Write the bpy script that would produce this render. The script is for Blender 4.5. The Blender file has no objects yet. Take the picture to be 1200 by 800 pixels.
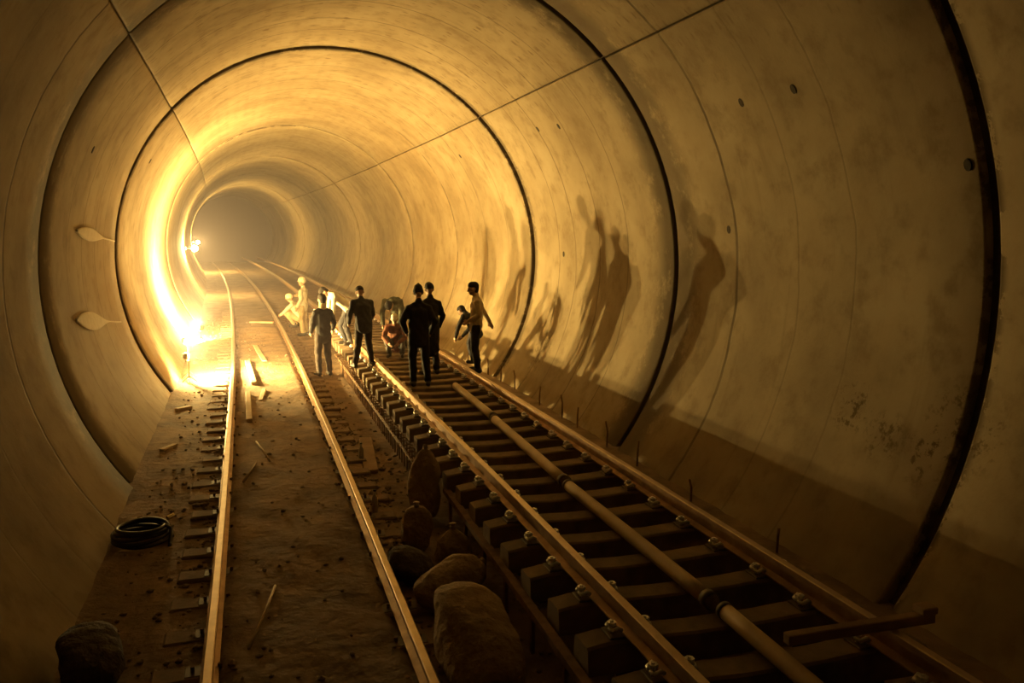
import bpy, bmesh, math, random
import numpy as np
from mathutils import Vector, Matrix
random.seed(7)
SC = bpy.context.scene
COL = SC.collection
PI = math.pi

# ------------------------------------------------------------------ camera
# floor level is z = 0; the photographer stands 3.25 m above it (on a works wagon)
FPX, YAW, PITCH, ROLL, CAMZ = 989.45, 0.29297, 0.12867, 0.00242, 3.25
cd = bpy.data.cameras.new('camera'); cam = bpy.data.objects.new('camera', cd); COL.objects.link(cam)
cd.lens = 36.0 * FPX / 1200.0; cd.sensor_width = 36.0; cd.sensor_fit = 'HORIZONTAL'
cd.clip_start = 0.05; cd.clip_end = 400
_F = Vector((math.sin(YAW) * math.cos(PITCH), math.cos(YAW) * math.cos(PITCH), -math.sin(PITCH)))
_R0 = Vector((math.cos(YAW), -math.sin(YAW), 0)); _U0 = _R0.cross(_F)
_R = _R0 * math.cos(ROLL) + _U0 * math.sin(ROLL); _U = _U0 * math.cos(ROLL) - _R0 * math.sin(ROLL)
_m = Matrix((_R, _U, -_F)).transposed().to_4x4(); _m.translation = Vector((0, 0, CAMZ))
cam.matrix_world = _m
SC.camera = cam

# ------------------------------------------------------------------ world, exposure
w = bpy.data.worlds.new('tunnel_dark'); SC.world = w; w.use_nodes = True
w.node_tree.nodes['Background'].inputs[0].default_value = (0.010, 0.007, 0.005, 1)
w.node_tree.nodes['Background'].inputs[1].default_value = 0.2
vs = SC.view_settings
vs.view_transform = 'Standard'; vs.look = 'None'; vs.exposure = 0.0; vs.gamma = 1.0; vs.use_curve_mapping = False
LAMP_COL = (1.0, 0.675, 0.215)
LAMP_STRENGTH = 28000.0          # glowing front glass of the floodlights on the floor
MID_STRENGTH = 1600.0
FAR_STRENGTH = 4500.0
WASH_STRENGTH = 140000.0         # floodlight turned on the left wall           # wall lamp deep in the tunnel

# ------------------------------------------------------------------ tunnel geometry
K = 0.000938                    # curvature (bends left)
AX, AZ, R = 1.8385, 2.655, 4.322
def cx(y): return -K * y * y / 2
JOINTS = [-13.0, -6.8, -0.6, 5.83, 11.55, 18.19, 25.11, 31.7, 38.2, 44.7, 51.2, 57.7, 64.2, 70.7, 77.2, 83.7, 90.2, 96.7]
FLOOR_A = math.asin(-AZ / R)
def lin(u, s, z):               # a point at lateral u, distance s along the line
    return (u + cx(s), s, z)
def ringpt(th, s, r):
    u = r * math.cos(th)
    return (AX + cx(s) + u, s + K * s * u, AZ + r * math.sin(th))

# ------------------------------------------------------------------ materials
def nodes_of(name):
    m = bpy.data.materials.new(name); m.use_nodes = True
    nt = m.node_tree; return m, nt, nt.nodes['Principled BSDF']
def N(nt, t, **kw):
    n = nt.nodes.new(t)
    for k, v in kw.items(): setattr(n, k, v)
    return n
def math_(nt, op, a, b=None, c=None, clamp=False):
    n = nt.nodes.new('ShaderNodeMath'); n.operation = op; n.use_clamp = clamp
    for i, v in enumerate((a, b, c)):
        if v is None: continue
        if isinstance(v, (int, float)): n.inputs[i].default_value = v
        else: nt.links.new(v, n.inputs[i])
    return n.outputs[0]
def noise(nt, vec, scale, detail=4, rough=0.55):
    n = nt.nodes.new('ShaderNodeTexNoise'); n.inputs['Scale'].default_value = scale
    n.inputs['Detail'].default_value = detail; n.inputs['Roughness'].default_value = rough
    nt.links.new(vec, n.inputs['Vector']); return n.outputs['Fac']
def ramp(nt, fac, stops):
    n = nt.nodes.new('ShaderNodeValToRGB'); e = n.color_ramp.elements
    while len(e) < len(stops): e.new(0.5)
    for el, (p, c) in zip(e, stops): el.position = p; el.color = (*c, 1)
    nt.links.new(fac, n.inputs[0]); return n.outputs[0]
def mix(nt, fac, a, b, mode='MIX'):
    n = nt.nodes.new('ShaderNodeMix'); n.data_type = 'RGBA'; n.blend_type = mode
    for sock, v in ((n.inputs[0], fac), (n.inputs[6], a), (n.inputs[7], b)):
        if isinstance(v, (int, float)): sock.default_value = v
        elif isinstance(v, tuple): sock.default_value = (*v, 1)
        else: nt.links.new(v, sock)
    return n.outputs[2]
def smooth(nt, v, lo, hi, a=0.0, b=1.0):
    n = nt.nodes.new('ShaderNodeMapRange'); n.interpolation_type = 'SMOOTHSTEP'
    nt.links.new(v, n.inputs[0])
    for i, x in zip((1, 2, 3, 4), (lo, hi, a, b)): n.inputs[i].default_value = x
    return n.outputs[0]
def simple(name, c1, c2, scale=6.0, rough=0.8, bump=0.2, bscale=25.0, metal=0.0, dist=0.01):
    m, nt, b = nodes_of(name)
    tc = N(nt, 'ShaderNodeTexCoord'); v = tc.outputs['Object']
    f = noise(nt, v, scale, 5)
    nt.links.new(ramp(nt, f, [(0.3, c1), (0.7, c2)]), b.inputs['Base Color'])
    b.inputs['Roughness'].default_value = rough; b.inputs['Metallic'].default_value = metal
    if bump:
        bp = N(nt, 'ShaderNodeBump'); bp.inputs['Strength'].default_value = bump; bp.inputs['Distance'].default_value = dist
        nt.links.new(noise(nt, v, bscale, 4), bp.inputs['Height']); nt.links.new(bp.outputs[0], b.inputs['Normal'])
    return m
def plain_emission(name, col, strength):
    m = bpy.data.materials.new(name); m.use_nodes = True; nt = m.node_tree; nt.nodes.clear()
    e = N(nt, 'ShaderNodeEmission'); e.inputs[0].default_value = (*col, 1); e.inputs[1].default_value = strength
    o = N(nt, 'ShaderNodeOutputMaterial'); nt.links.new(e.outputs[0], o.inputs[0]); return m

def lining_material():
    m, nt, b = nodes_of('cast_concrete_lining')
    tc = N(nt, 'ShaderNodeTexCoord'); v = tc.outputs['Object']
    sep = N(nt, 'ShaderNodeSeparateXYZ'); nt.links.new(v, sep.inputs[0])
    X, Y, Z = sep.outputs
    # arc angle round the bore
    dx = math_(nt, 'SUBTRACT', math_(nt, 'ADD', X, math_(nt, 'MULTIPLY', math_(nt, 'MULTIPLY', Y, Y), K / 2)), AX)
    dz = math_(nt, 'SUBTRACT', Z, AZ)
    A = math_(nt, 'ARCTAN2', dz, dx)
    big = noise(nt, v, 0.55, 5, 0.6); mid = noise(nt, v, 2.6, 6, 0.62); fine = noise(nt, v, 22, 4)
    col = ramp(nt, big, [(0.28, (0.245, 0.185, 0.108)), (0.5, (0.36, 0.285, 0.175)), (0.72, (0.44, 0.36, 0.235))])
    col = mix(nt, smooth(nt, mid, 0.46, 0.72, 0, 0.6), col, (0.20, 0.143, 0.075))
    # rows of shutter marks over the crown: short dashes along the arc
    comb = N(nt, 'ShaderNodeCombineXYZ')
    nt.links.new(math_(nt, 'MULTIPLY', A, 4.3), comb.inputs[0]); nt.links.new(Y, comb.inputs[1])
    st = N(nt, 'ShaderNodeMapping'); nt.links.new(comb.outputs[0], st.inputs[0]); st.inputs['Scale'].default_value = (1.0, 5.5, 1)
    dash = noise(nt, st.outputs[0], 2.4, 3)
    row = math_(nt, 'SINE', math_(nt, 'MULTIPLY', A, 4.3 * 2 * PI / 0.28))
    crown = smooth(nt, dz, 1.8, 3.6)
    dm = math_(nt, 'MULTIPLY', math_(nt, 'MULTIPLY', smooth(nt, dash, 0.52, 0.7), smooth(nt, row, -0.2, 0.9)), crown)
    col = mix(nt, math_(nt, 'MULTIPLY', dm, 0.8), col, (0.17, 0.115, 0.06))
    # damp dirt along the pour joints, with a ragged edge
    wob = math_(nt, 'MULTIPLY', math_(nt, 'SUBTRACT', noise(nt, v, 2.4, 8, 0.72), 0.51), 2.2)
    dirt = None
    for j, wd in ((5.83, 0.10), (11.55, 0.6), (18.19, 0.2), (25.11, 0.05), (31.7, 0.05)):
        d = math_(nt, 'ADD', math_(nt, 'ABSOLUTE', math_(nt, 'SUBTRACT', Y, j)), math_(nt, 'MAXIMUM', wob, 0.0))
        q = smooth(nt, d, wd * 0.5, wd * 1.5, 1, 0)
        dirt = q if dirt is None else math_(nt, 'MAXIMUM', dirt, q)
    col = mix(nt, math_(nt, 'MULTIPLY', dirt, 0.8), col, (0.085, 0.06, 0.035))
    # hairline shutter lines round the bore
    hw = math_(nt, 'MULTIPLY', math_(nt, 'SUBTRACT', noise(nt, v, 0.8, 3), 0.5), 0.16)
    Yw = math_(nt, 'ADD', Y, hw); line = None
    for j, wd in ((7.6, 0.012), (8.55, 0.014), (9.87, 0.022), (13.3, 0.013), (14.5, 0.018), (15.7, 0.02), (16.6, 0.016), (20.0, 0.018), (21.9, 0.025), (23.3, 0.018)):
        q = smooth(nt, math_(nt, 'ABSOLUTE', math_(nt, 'SUBTRACT', Yw, j)), wd * 0.6, wd * 1.8, 1, 0)
        q = math_(nt, 'MULTIPLY', q, 1.0 if j == 9.87 else (0.3 if j < 9 else 0.6))
        line = q if line is None else math_(nt, 'MAXIMUM', line, q)
    line = math_(nt, 'MULTIPLY', line, smooth(nt, big, 0.3, 0.55, 0.45, 1.0))
    col = mix(nt, math_(nt, 'MULTIPLY', line, 0.8), col, (0.07, 0.045, 0.022))
    # patches of mould and seepage, each where it is on the wall
    for (px, py, pz, rad, s) in ((5.85, 7.3, 1.45, 0.42, 0.9), (5.9, 6.75, 1.25, 0.35, 0.8), (5.9, 6.2, 1.2, 0.4, 0.85), (6.0, 5.9, 1.5, 0.6, 0.8),
                                 (5.3, 11.2, 3.6, 0.9, 0.5), (-1.2, 12.4, 4.9, 0.6, 0.6), (5.6, 16.5, 0.8, 0.7, 0.6)):
        dn = N(nt, 'ShaderNodeVectorMath', operation='DISTANCE'); nt.links.new(v, dn.inputs[0]); dn.inputs[1].default_value = (px, py, pz)
        k = math_(nt, 'MULTIPLY', smooth(nt, dn.outputs['Value'], rad * 0.3, rad, 1, 0), smooth(nt, noise(nt, v, 9, 5, 0.7), 0.5, 0.62))
        col = mix(nt, math_(nt, 'MULTIPLY', k, s), col, (0.11, 0.075, 0.035))
    # vertical seep streaks
    sm = N(nt, 'ShaderNodeMapping'); nt.links.new(comb.outputs[0], sm.inputs[0]); sm.inputs['Scale'].default_value = (0.22, 2.2, 1)
    strk = noise(nt, sm.outputs[0], 2.2, 4, 0.6)
    col = mix(nt, smooth(nt, strk, 0.55, 0.8, 0, 0.35), col, (0.17, 0.12, 0.062))
    nt.links.new(col, b.inputs['Base Color']); b.inputs['Roughness'].default_value = 0.82
    b.inputs['Specular IOR Level'].default_value = 0.25
    h = math_(nt, 'SUBTRACT', math_(nt, 'ADD', math_(nt, 'MULTIPLY', mid, 0.7), math_(nt, 'MULTIPLY', fine, 0.15)), math_(nt, 'MULTIPLY', line, 0.6))
    bp = N(nt, 'ShaderNodeBump'); bp.inputs['Strength'].default_value = 0.35; bp.inputs['Distance'].default_value = 0.03
    nt.links.new(h, bp.inputs['Height']); nt.links.new(bp.outputs[0], b.inputs['Normal'])
    return m

M = {}
M['lining'] = lining_material()
M['joint'] = simple('joint_grime', (0.05, 0.037, 0.024), (0.12, 0.085, 0.05), 5, 0.9, 0.4)
M['dirt'] = simple('packed_dirt', (0.13, 0.083, 0.047), (0.33, 0.225, 0.13), 1.7, 0.9, 0.9, 9.0, dist=0.03)
M['rubble'] = simple('broken_stone', (0.15, 0.105, 0.065), (0.36, 0.27, 0.17), 4, 0.9, 0.4)
M['sleeper'] = simple('sleeper_concrete', (0.15, 0.105, 0.062), (0.28, 0.20, 0.12), 5, 0.85, 0.3)
M['old_sleeper'] = simple('dirty_sleeper', (0.16, 0.105, 0.065), (0.33, 0.235, 0.15), 4, 0.85, 0.5)
M['rail'] = simple('rusted_rail', (0.30, 0.17, 0.085), (0.48, 0.31, 0.16), 7, 0.5, 0.12, 40, metal=0.55)
M['rail_top'] = simple('worn_rail_head', (0.46, 0.34, 0.22), (0.58, 0.45, 0.30), 7, 0.4, 0.05, 60, metal=0.7)
M['clip'] = simple('bright_steel_clip', (0.86, 0.85, 0.84), (0.95, 0.94, 0.93), 9, 0.30, 0.0, metal=0.35)
M['plate'] = simple('dark_base_plate', (0.10, 0.075, 0.05), (0.19, 0.14, 0.09), 9, 0.6, 0.1, metal=0.4)
M['rebar'] = simple('rusty_rebar', (0.16, 0.085, 0.04), (0.30, 0.17, 0.08), 9, 0.75, 0.3, 60, metal=0.3)
M['pipe'] = simple('ochre_pipe', (0.50, 0.36, 0.18), (0.66, 0.50, 0.27), 3, 0.5, 0.08)
M['collar'] = simple('pipe_collar', (0.09, 0.065, 0.04), (0.15, 0.11, 0.07), 6, 0.6, 0.1)
M['timber'] = simple('old_timber', (0.25, 0.155, 0.08), (0.42, 0.28, 0.15), 4, 0.8, 0.3)
M['pale_timber'] = simple('pale_board', (0.50, 0.38, 0.24), (0.68, 0.55, 0.37), 4, 0.75, 0.2)
M['sack'] = simple('woven_sack', (0.30, 0.20, 0.095), (0.46, 0.33, 0.17), 7, 0.85, 0.9, 7, dist=0.08)
M['dark_sack'] = simple('dark_sack', (0.05, 0.036, 0.030), (0.11, 0.08, 0.062), 7, 0.85, 0.9, 7, dist=0.08)
M['cord'] = simple('tie_cord', (0.3, 0.25, 0.18), (0.4, 0.33, 0.22), 9, 0.8, 0)
M['hose'] = simple('black_hose', (0.02, 0.018, 0.016), (0.05, 0.042, 0.035), 9, 0.4, 0)
M['brass'] = simple('brass_fitting', (0.7, 0.6, 0.4), (0.8, 0.7, 0.5), 9, 0.25, 0, metal=1)
M['pale_buff'] = simple('pale_buff_mat', (0.62, 0.55, 0.43), (0.74, 0.68, 0.55), 8, 0.8, 0.3)
M['hole_shade'] = simple('hole_shade_paint', (0.03, 0.022, 0.014), (0.06, 0.042, 0.026), 8, 0.9, 0)
M['lamp_metal'] = simple('lamp_stand_steel', (0.25, 0.2, 0.14), (0.4, 0.33, 0.22), 8, 0.5, 0, metal=0.6)
M['bulb'] = plain_emission('lit_bulb', LAMP_COL, LAMP_STRENGTH)
M['mid_bulb'] = plain_emission('lit_bulb_mid', LAMP_COL, MID_STRENGTH)
M['wash'] = plain_emission('lit_glass_wash', LAMP_COL, WASH_STRENGTH)
M['far_bulb'] = plain_emission('lit_bulb_far', LAMP_COL, FAR_STRENGTH)
M['skin'] = simple('skin', (0.34, 0.20, 0.12), (0.44, 0.27, 0.17), 9, 0.6, 0)
M['eye'] = simple('eye', (0.05, 0.04, 0.03), (0.08, 0.06, 0.05), 9, 0.3, 0)
def cloth(name, c, var=0.35): return simple(name, tuple(x * (1 - var) for x in c), tuple(x * (1 + var) for x in c), 9, 0.9, 0.6, 14, dist=0.02)
M['black_cloth'] = cloth('black_cloth', (0.020, 0.017, 0.016))
M['navy_cloth'] = cloth('navy_cloth', (0.045, 0.042, 0.050))
M['brown_cloth'] = cloth('brown_cloth', (0.034, 0.023, 0.018))
M['grey_cloth'] = cloth('grey_cloth', (0.13, 0.12, 0.11))
M['cream_cloth'] = cloth('cream_cloth', (0.62, 0.56, 0.44), 0.12)
M['tan_cloth'] = cloth('tan_cloth', (0.40, 0.31, 0.19), 0.25)
M['green_cloth'] = cloth('green_cloth', (0.10, 0.105, 0.065), 0.7)
M['red_cloth'] = cloth('red_cloth', (0.20, 0.075, 0.04), 0.5)
M['hair'] = cloth('hair', (0.018, 0.013, 0.010))
M['shoe'] = simple('shoe_leather', (0.02, 0.016, 0.013), (0.05, 0.04, 0.03), 9, 0.5, 0)

# ------------------------------------------------------------------ helpers
def link(name, me, mat=None, parent=None):
    o = bpy.data.objects.new(name, me); COL.objects.link(o)
    if mat is not None and me is not None and not me.materials: me.materials.append(mat)
    if parent is not None: o.parent = parent
    return o
def mesh(name, verts, faces, shade=False):
    me = bpy.data.meshes.new(name); me.from_pydata([tuple(v) for v in verts], [], faces); me.validate(); me.update()
    if shade: me.polygons.foreach_set('use_smooth', [True] * len(me.polygons))
    return me
def empty(name, loc=(0, 0, 0), rz=0.0):
    o = bpy.data.objects.new(name, None); COL.objects.link(o); o.location = loc; o.rotation_euler = (0, 0, rz)
    o.empty_display_size = 0.1; return o
def tag(o, label, cat, group=None):
    o['label'] = label; o['category'] = cat
    if group: o['group'] = group
    return o
def struct(o, label=None):
    o['kind'] = 'structure'
    if label: o['label'] = label
    return o
class MB:
    def __init__(s): s.v = []; s.f = []
    def add(s, v, f):
        n = len(s.v); s.v += [tuple(p) for p in v]; s.f += [tuple(i + n for i in q) for q in f]; return s
    def box(s, c, d, bev=0.0, rot=None):
        bm = bmesh.new(); bmesh.ops.create_cube(bm, size=1.0)
        for p in bm.verts: p.co = Vector((p.co.x * d[0], p.co.y * d[1], p.co.z * d[2]))
        if bev: bmesh.ops.bevel(bm, geom=bm.edges[:], offset=bev, segments=1, affect='EDGES')
        mt = Matrix.Translation(Vector(c)) @ (rot.to_4x4() if rot else Matrix.Identity(4))
        bm.verts.index_update()
        s.add([mt @ p.co for p in bm.verts], [[p.index for p in f.verts] for f in bm.faces]); bm.free(); return s
    def tube(s, pts, r, n=8, closed=False):
        pts = [Vector(p) for p in pts]; L = len(pts); vs_ = []; fs = []
        rr = r if isinstance(r, (list, tuple)) else [r] * L
        up = Vector((0.13, 0.21, 0.97))
        for i, p in enumerate(pts):
            t = (pts[(i + 1) % L] - pts[i - 1]) if closed else (pts[min(i + 1, L - 1)] - pts[max(i - 1, 0)])
            t.normalize(); a = t.cross(up)
            if a.length < 1e-3: a = t.cross(Vector((1, 0, 0)))
            a.normalize(); bb = a.cross(t)
            for k in range(n):
                q = 2 * PI * k / n; vs_.append(p + (a * math.cos(q) + bb * math.sin(q)) * rr[i])
        m = L if closed else L - 1
        for i in range(m):
            for k in range(n):
                fs.append((i * n + k, i * n + (k + 1) % n, ((i + 1) % L) * n + (k + 1) % n, ((i + 1) % L) * n + k))
        if not closed: fs += [tuple(range(n - 1, -1, -1)), tuple((L - 1) * n + k for k in range(n))]
        return s.add(vs_, fs)
    def sphere(s, c, r, nu=12, nv=8):
        r = r if isinstance(r, (tuple, list)) else (r, r, r); vs_ = [(c[0], c[1], c[2] - r[2])]; fs = []
        for i in range(1, nv):
            t = PI * i / nv
            for k in range(nu):
                q = 2 * PI * k / nu; vs_.append((c[0] + r[0] * math.sin(t) * math.cos(q), c[1] + r[1] * math.sin(t) * math.sin(q), c[2] - r[2] * math.cos(t)))
        vs_.append((c[0], c[1], c[2] + r[2])); e = len(vs_) - 1
        for k in range(nu):
            fs.append((0, 1 + (k + 1) % nu, 1 + k)); fs.append((e, e - nu + k, e - nu + (k + 1) % nu))
            for i in range(nv - 2):
                a = 1 + i * nu; fs.append((a + k, a + (k + 1) % nu, a + nu + (k + 1) % nu, a + nu + k))
        return s.add(vs_, fs)
    def mesh(s, name, shade=False): return mesh(name, s.v, s.f, shade)
    def build(s, name, mat, parent=None, shade=False): return link(name, s.mesh(name, shade), mat, parent)

# ------------------------------------------------------------------ lining: separate cast panels with recessed joints
wall_right = struct(empty('wall_right'), 'curved right side of the cast concrete tunnel lining')
wall_left = struct(empty('wall_left'), 'curved left side of the cast concrete tunnel lining')
ceiling = struct(empty('ceiling'), 'vaulted crown of the cast concrete tunnel lining')
def panel(parent, a0, a1, s0, s1, r):
    na = max(10, int((a1 - a0) / math.radians(3.2))); ns = 8
    e = 0.02; vs_, fs = [], []
    A = [a0, a0 + 0.03 / R] + [a0 + (a1 - a0) * i / na for i in range(1, na)] + [a1 - 0.03 / R, a1]; S = [s0, s0 + 0.03] + [s0 + (s1 - s0) * j / ns for j in range(1, ns)] + [s1 - 0.03, s1]
    na += 2; ns += 2
    ph = random.random() * 9
    for i, a in enumerate(A):
        for j, s in enumerate(S):
            rr = r + 0.008 * math.sin(3 * a + ph) * math.sin(1.1 * s + ph)
            if i in (0, na) or j in (0, ns): rr += e * 0.7
            vs_.append(ringpt(a, s, rr))
    W = ns + 1
    for i in range(na):
        for j in range(ns): fs.append((i * W + j, (i + 1) * W + j, (i + 1) * W + j + 1, i * W + j + 1))
    loop = [i * W for i in range(na + 1)] + [na * W + j for j in range(1, W)] + [i * W + ns for i in range(na - 1, -1, -1)] + [j for j in range(ns - 1, 0, -1)]
    n0 = len(vs_)
    par = [(A[k // W], S[k % W]) for k in loop]
    for a, s in par: vs_.append(ringpt(a, s, r + 0.14))
    L = len(loop)
    for k in range(L): fs.append((loop[k], n0 + k, n0 + (k + 1) % L, loop[(k + 1) % L]))
    me = mesh('lining_panel', vs_, fs)
    for p in me.polygons[:na * ns]: p.use_smooth = True
    return link('lining_panel', me, M['lining'], parent)
JR, JL = math.radians(45.0), math.radians(136.8)
for i in range(len(JOINTS) - 1):
    s0, s1 = JOINTS[i], JOINTS[i + 1]
    gap = {5.83: 0.06, 11.55: 0.085, 18.19: 0.075, 25.11: 0.02}
    g0, g1 = gap.get(s0, 0.025), gap.get(s1, 0.025)
    dr = (-0.015 if i % 2 else 0.012)
    q = 0.010 / R
    for par, a0, a1, k in ((wall_right, FLOOR_A - 0.10, JR - q, 0.0), (ceiling, JR + q, JL - q, 0.004), (wall_left, JL + q, PI - FLOOR_A + 0.10, -0.003)):
        panel(par, a0, a1, s0 + g0, s1 - g1, R + dr + k)
# joint filler shell behind the panels
vs_, fs = [], []
SS = [JOINTS[0] + (JOINTS[-1] - JOINTS[0]) * j / 90 for j in range(91)]; na = 72
for s in SS:
    for i in range(na + 1): vs_.append(ringpt(FLOOR_A - 0.12 + (PI - 2 * FLOOR_A + 0.24) * i / na, s, R + 0.075))
for j in range(90):
    for i in range(na): fs.append((j * (na + 1) + i, j * (na + 1) + i + 1, (j + 1) * (na + 1) + i + 1, (j + 1) * (na + 1) + i))
struct(link('trim_1', mesh('joint_filler', vs_, fs, True), M['joint']), 'dark filler showing in the joints between lining panels')

# dark discs for anchor holes, pale teardrop patches on the lining
def on_wall(th, s, r, a=0.0, b=0.0):      # a along the arc (m), b along the tunnel (m)
    return ringpt(th + a / R, s + b, r)
def disc_on_wall(name, parent, th, s, ra, rb, mat, t=0.012):
    vs_, n = [], 12
    ri = max(i for i, j in enumerate(JOINTS) if j <= s)
    for rr in (R + 0.03, R + (-0.015 if ri % 2 else 0.012) - t):
        for k in range(n): q = 2 * PI * k / n; vs_.append(on_wall(th, s, rr, ra * math.cos(q), rb * math.sin(q)))
    fs = [(k, (k + 1) % n, n + (k + 1) % n, n + k) for k in range(n)] + [tuple(range(2 * n - 1, n - 1, -1)), tuple(range(n))]
    return link(name, mesh(name, vs_, fs), mat, parent)
for par, th, s in ((wall_right, 29.5, 9.0), (wall_right, 29.5, 8.0), (wall_right, 16.0, 6.0), (wall_right, 36.0, 15.6), (wall_right, 35.0, 14.6),
                   (wall_right, 36, 21.5), (wall_left, 156.0, 13.7), (wall_left, 151.0, 20.0), (wall_right, 2, 16.3), (wall_right, 8.5, 10.0)):
    disc_on_wall('anchor_hole_disc', par, math.radians(th), s, 0.055, 0.04, M['hole_shade'])  # raised dark discs; the holes' inner shade is only in their colour
def teardrop(th0, s0, th1, s1, wmax, label):  # low raised patch, paler than the lining around it
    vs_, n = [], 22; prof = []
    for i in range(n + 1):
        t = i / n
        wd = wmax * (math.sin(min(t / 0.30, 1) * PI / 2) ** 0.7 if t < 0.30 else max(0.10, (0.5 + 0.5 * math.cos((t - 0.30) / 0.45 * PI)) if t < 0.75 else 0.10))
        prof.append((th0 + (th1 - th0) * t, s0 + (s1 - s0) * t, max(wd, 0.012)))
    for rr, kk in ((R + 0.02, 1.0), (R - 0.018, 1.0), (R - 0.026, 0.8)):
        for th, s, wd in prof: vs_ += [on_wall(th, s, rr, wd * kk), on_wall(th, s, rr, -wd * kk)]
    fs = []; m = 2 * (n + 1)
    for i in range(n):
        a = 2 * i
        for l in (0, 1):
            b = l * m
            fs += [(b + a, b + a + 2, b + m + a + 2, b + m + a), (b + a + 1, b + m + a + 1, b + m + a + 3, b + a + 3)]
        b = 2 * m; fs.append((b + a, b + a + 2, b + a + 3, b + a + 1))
    o = link('teardrop_patch', mesh('teardrop_patch', vs_, fs), M['pale_buff'], wall_left); o['label'] = label; return o
teardrop(math.radians(172.0), 13.95, math.radians(174.6), 17.9, 0.105, 'upper pale teardrop patch on the left tunnel wall')
teardrop(math.radians(189.0), 13.4, math.radians(194.6), 17.2, 0.15, 'lower pale teardrop patch on the left tunnel wall')

# ------------------------------------------------------------------ floor: packed, lumpy, worn
def fn(x, y):
    return 0.5 * math.sin(2.1 * x + 1.3 * y + 0.6 * math.sin(1.7 * y)) + 0.3 * math.sin(5.3 * x - 3.1 * y + 1) + 0.2 * math.sin(9.1 * x + 7.7 * y)
def floor_h(u, s):
    def st(a, b, x): t = min(max((x - a) / (b - a), 0), 1); return t * t * (3 - 2 * t)
    bed = st(-1.15, -0.85, u) * (1 - st(1.25, 1.55, u))
    inner = st(-0.36, -0.30, u) * (1 - st(0.95, 1.02, u))
    walk = 1 - st(-1.15, -0.95, u)
    h = -0.02 + 0.030 * bed + 0.055 * inner + 0.03 * walk * st(9.6, 10.2, s)
    return h + fn(u, s) * (0.012 + 0.010 * bed)
US = [-2.2 + 0.07 * i for i in range(int(8.2 / 0.07) + 1)]
SS = []; s = -13.0
while s < 96: SS.append(s); s += 0.12 if s < 20 else (0.25 if s < 40 else 0.8)
vs_ = [lin(u, s, floor_h(u, s) + 0.006 * random.uniform(-1, 1)) for s in SS for u in US]; W = len(US)
fs = [(j * W + i, j * W + i + 1, (j + 1) * W + i + 1, (j + 1) * W + i) for j in range(len(SS) - 1) for i in range(W - 1)]
struct(link('floor', mesh('floor', vs_, fs, True), M['dirt']), 'packed brown dirt floor of the tunnel')

# ------------------------------------------------------------------ rails
def rail_mesh(u, ztop, h, y0, y1, step=0.6, fw=0.065, hw=0.034):
    prof = [(-fw, 0), (-fw, 0.012), (-0.012, 0.032), (-0.009, h - 0.045), (-hw, h - 0.036), (-hw, h - 0.006), (-hw + 0.008, h), (hw - 0.008, h), (hw, h - 0.006), (hw, h - 0.036), (0.009, h - 0.045), (0.012, 0.032), (fw, 0.012), (fw, 0)]
    n = len(prof); ys = [y0 + (y1 - y0) * i / max(1, int((y1 - y0) / step)) for i in range(int((y1 - y0) / step) + 1)]
    vs_ = [lin(u + a, y, ztop - h + b) for y in ys for a, b in prof]
    fs = [(j * n + i, j * n + (i + 1) % n, (j + 1) * n + (i + 1) % n, (j + 1) * n + i) for j in range(len(ys) - 1) for i in range(n)]
    fs += [tuple(range(n - 1, -1, -1)), tuple((len(ys) - 1) * n + i for i in range(n))]
    me = mesh('rail', vs_, fs); me.materials.append(M['rail']); me.materials.append(M['rail_top'])
    for k, p in enumerate(me.polygons):
        if k < (len(ys) - 1) * n and k % n in (5, 6, 7): p.material_index = 1
    return me
ZL, ZR = 0.176, 0.696
L1, L2, R1, R2 = -0.414, 1.091, 2.383, 3.888
right_track = empty('railway_track', (R1, 0, 0)); tag(right_track, 'raised right railway track on concrete sleepers with bright clips', 'railway track')
left_track = empty('railway_track', (L1, 0, 0)); tag(left_track, 'old left railway track sunk in the dirt floor', 'railway track')
for u, z, h, t in ((L1, ZL, 0.135, left_track), (L2, ZL, 0.135, left_track), (R1, ZR, 0.16, right_track), (R2, ZR, 0.16, right_track)):
    o = link('rail', rail_mesh(u, z, h, -9, 90), None, t); o.location = -t.location

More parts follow.
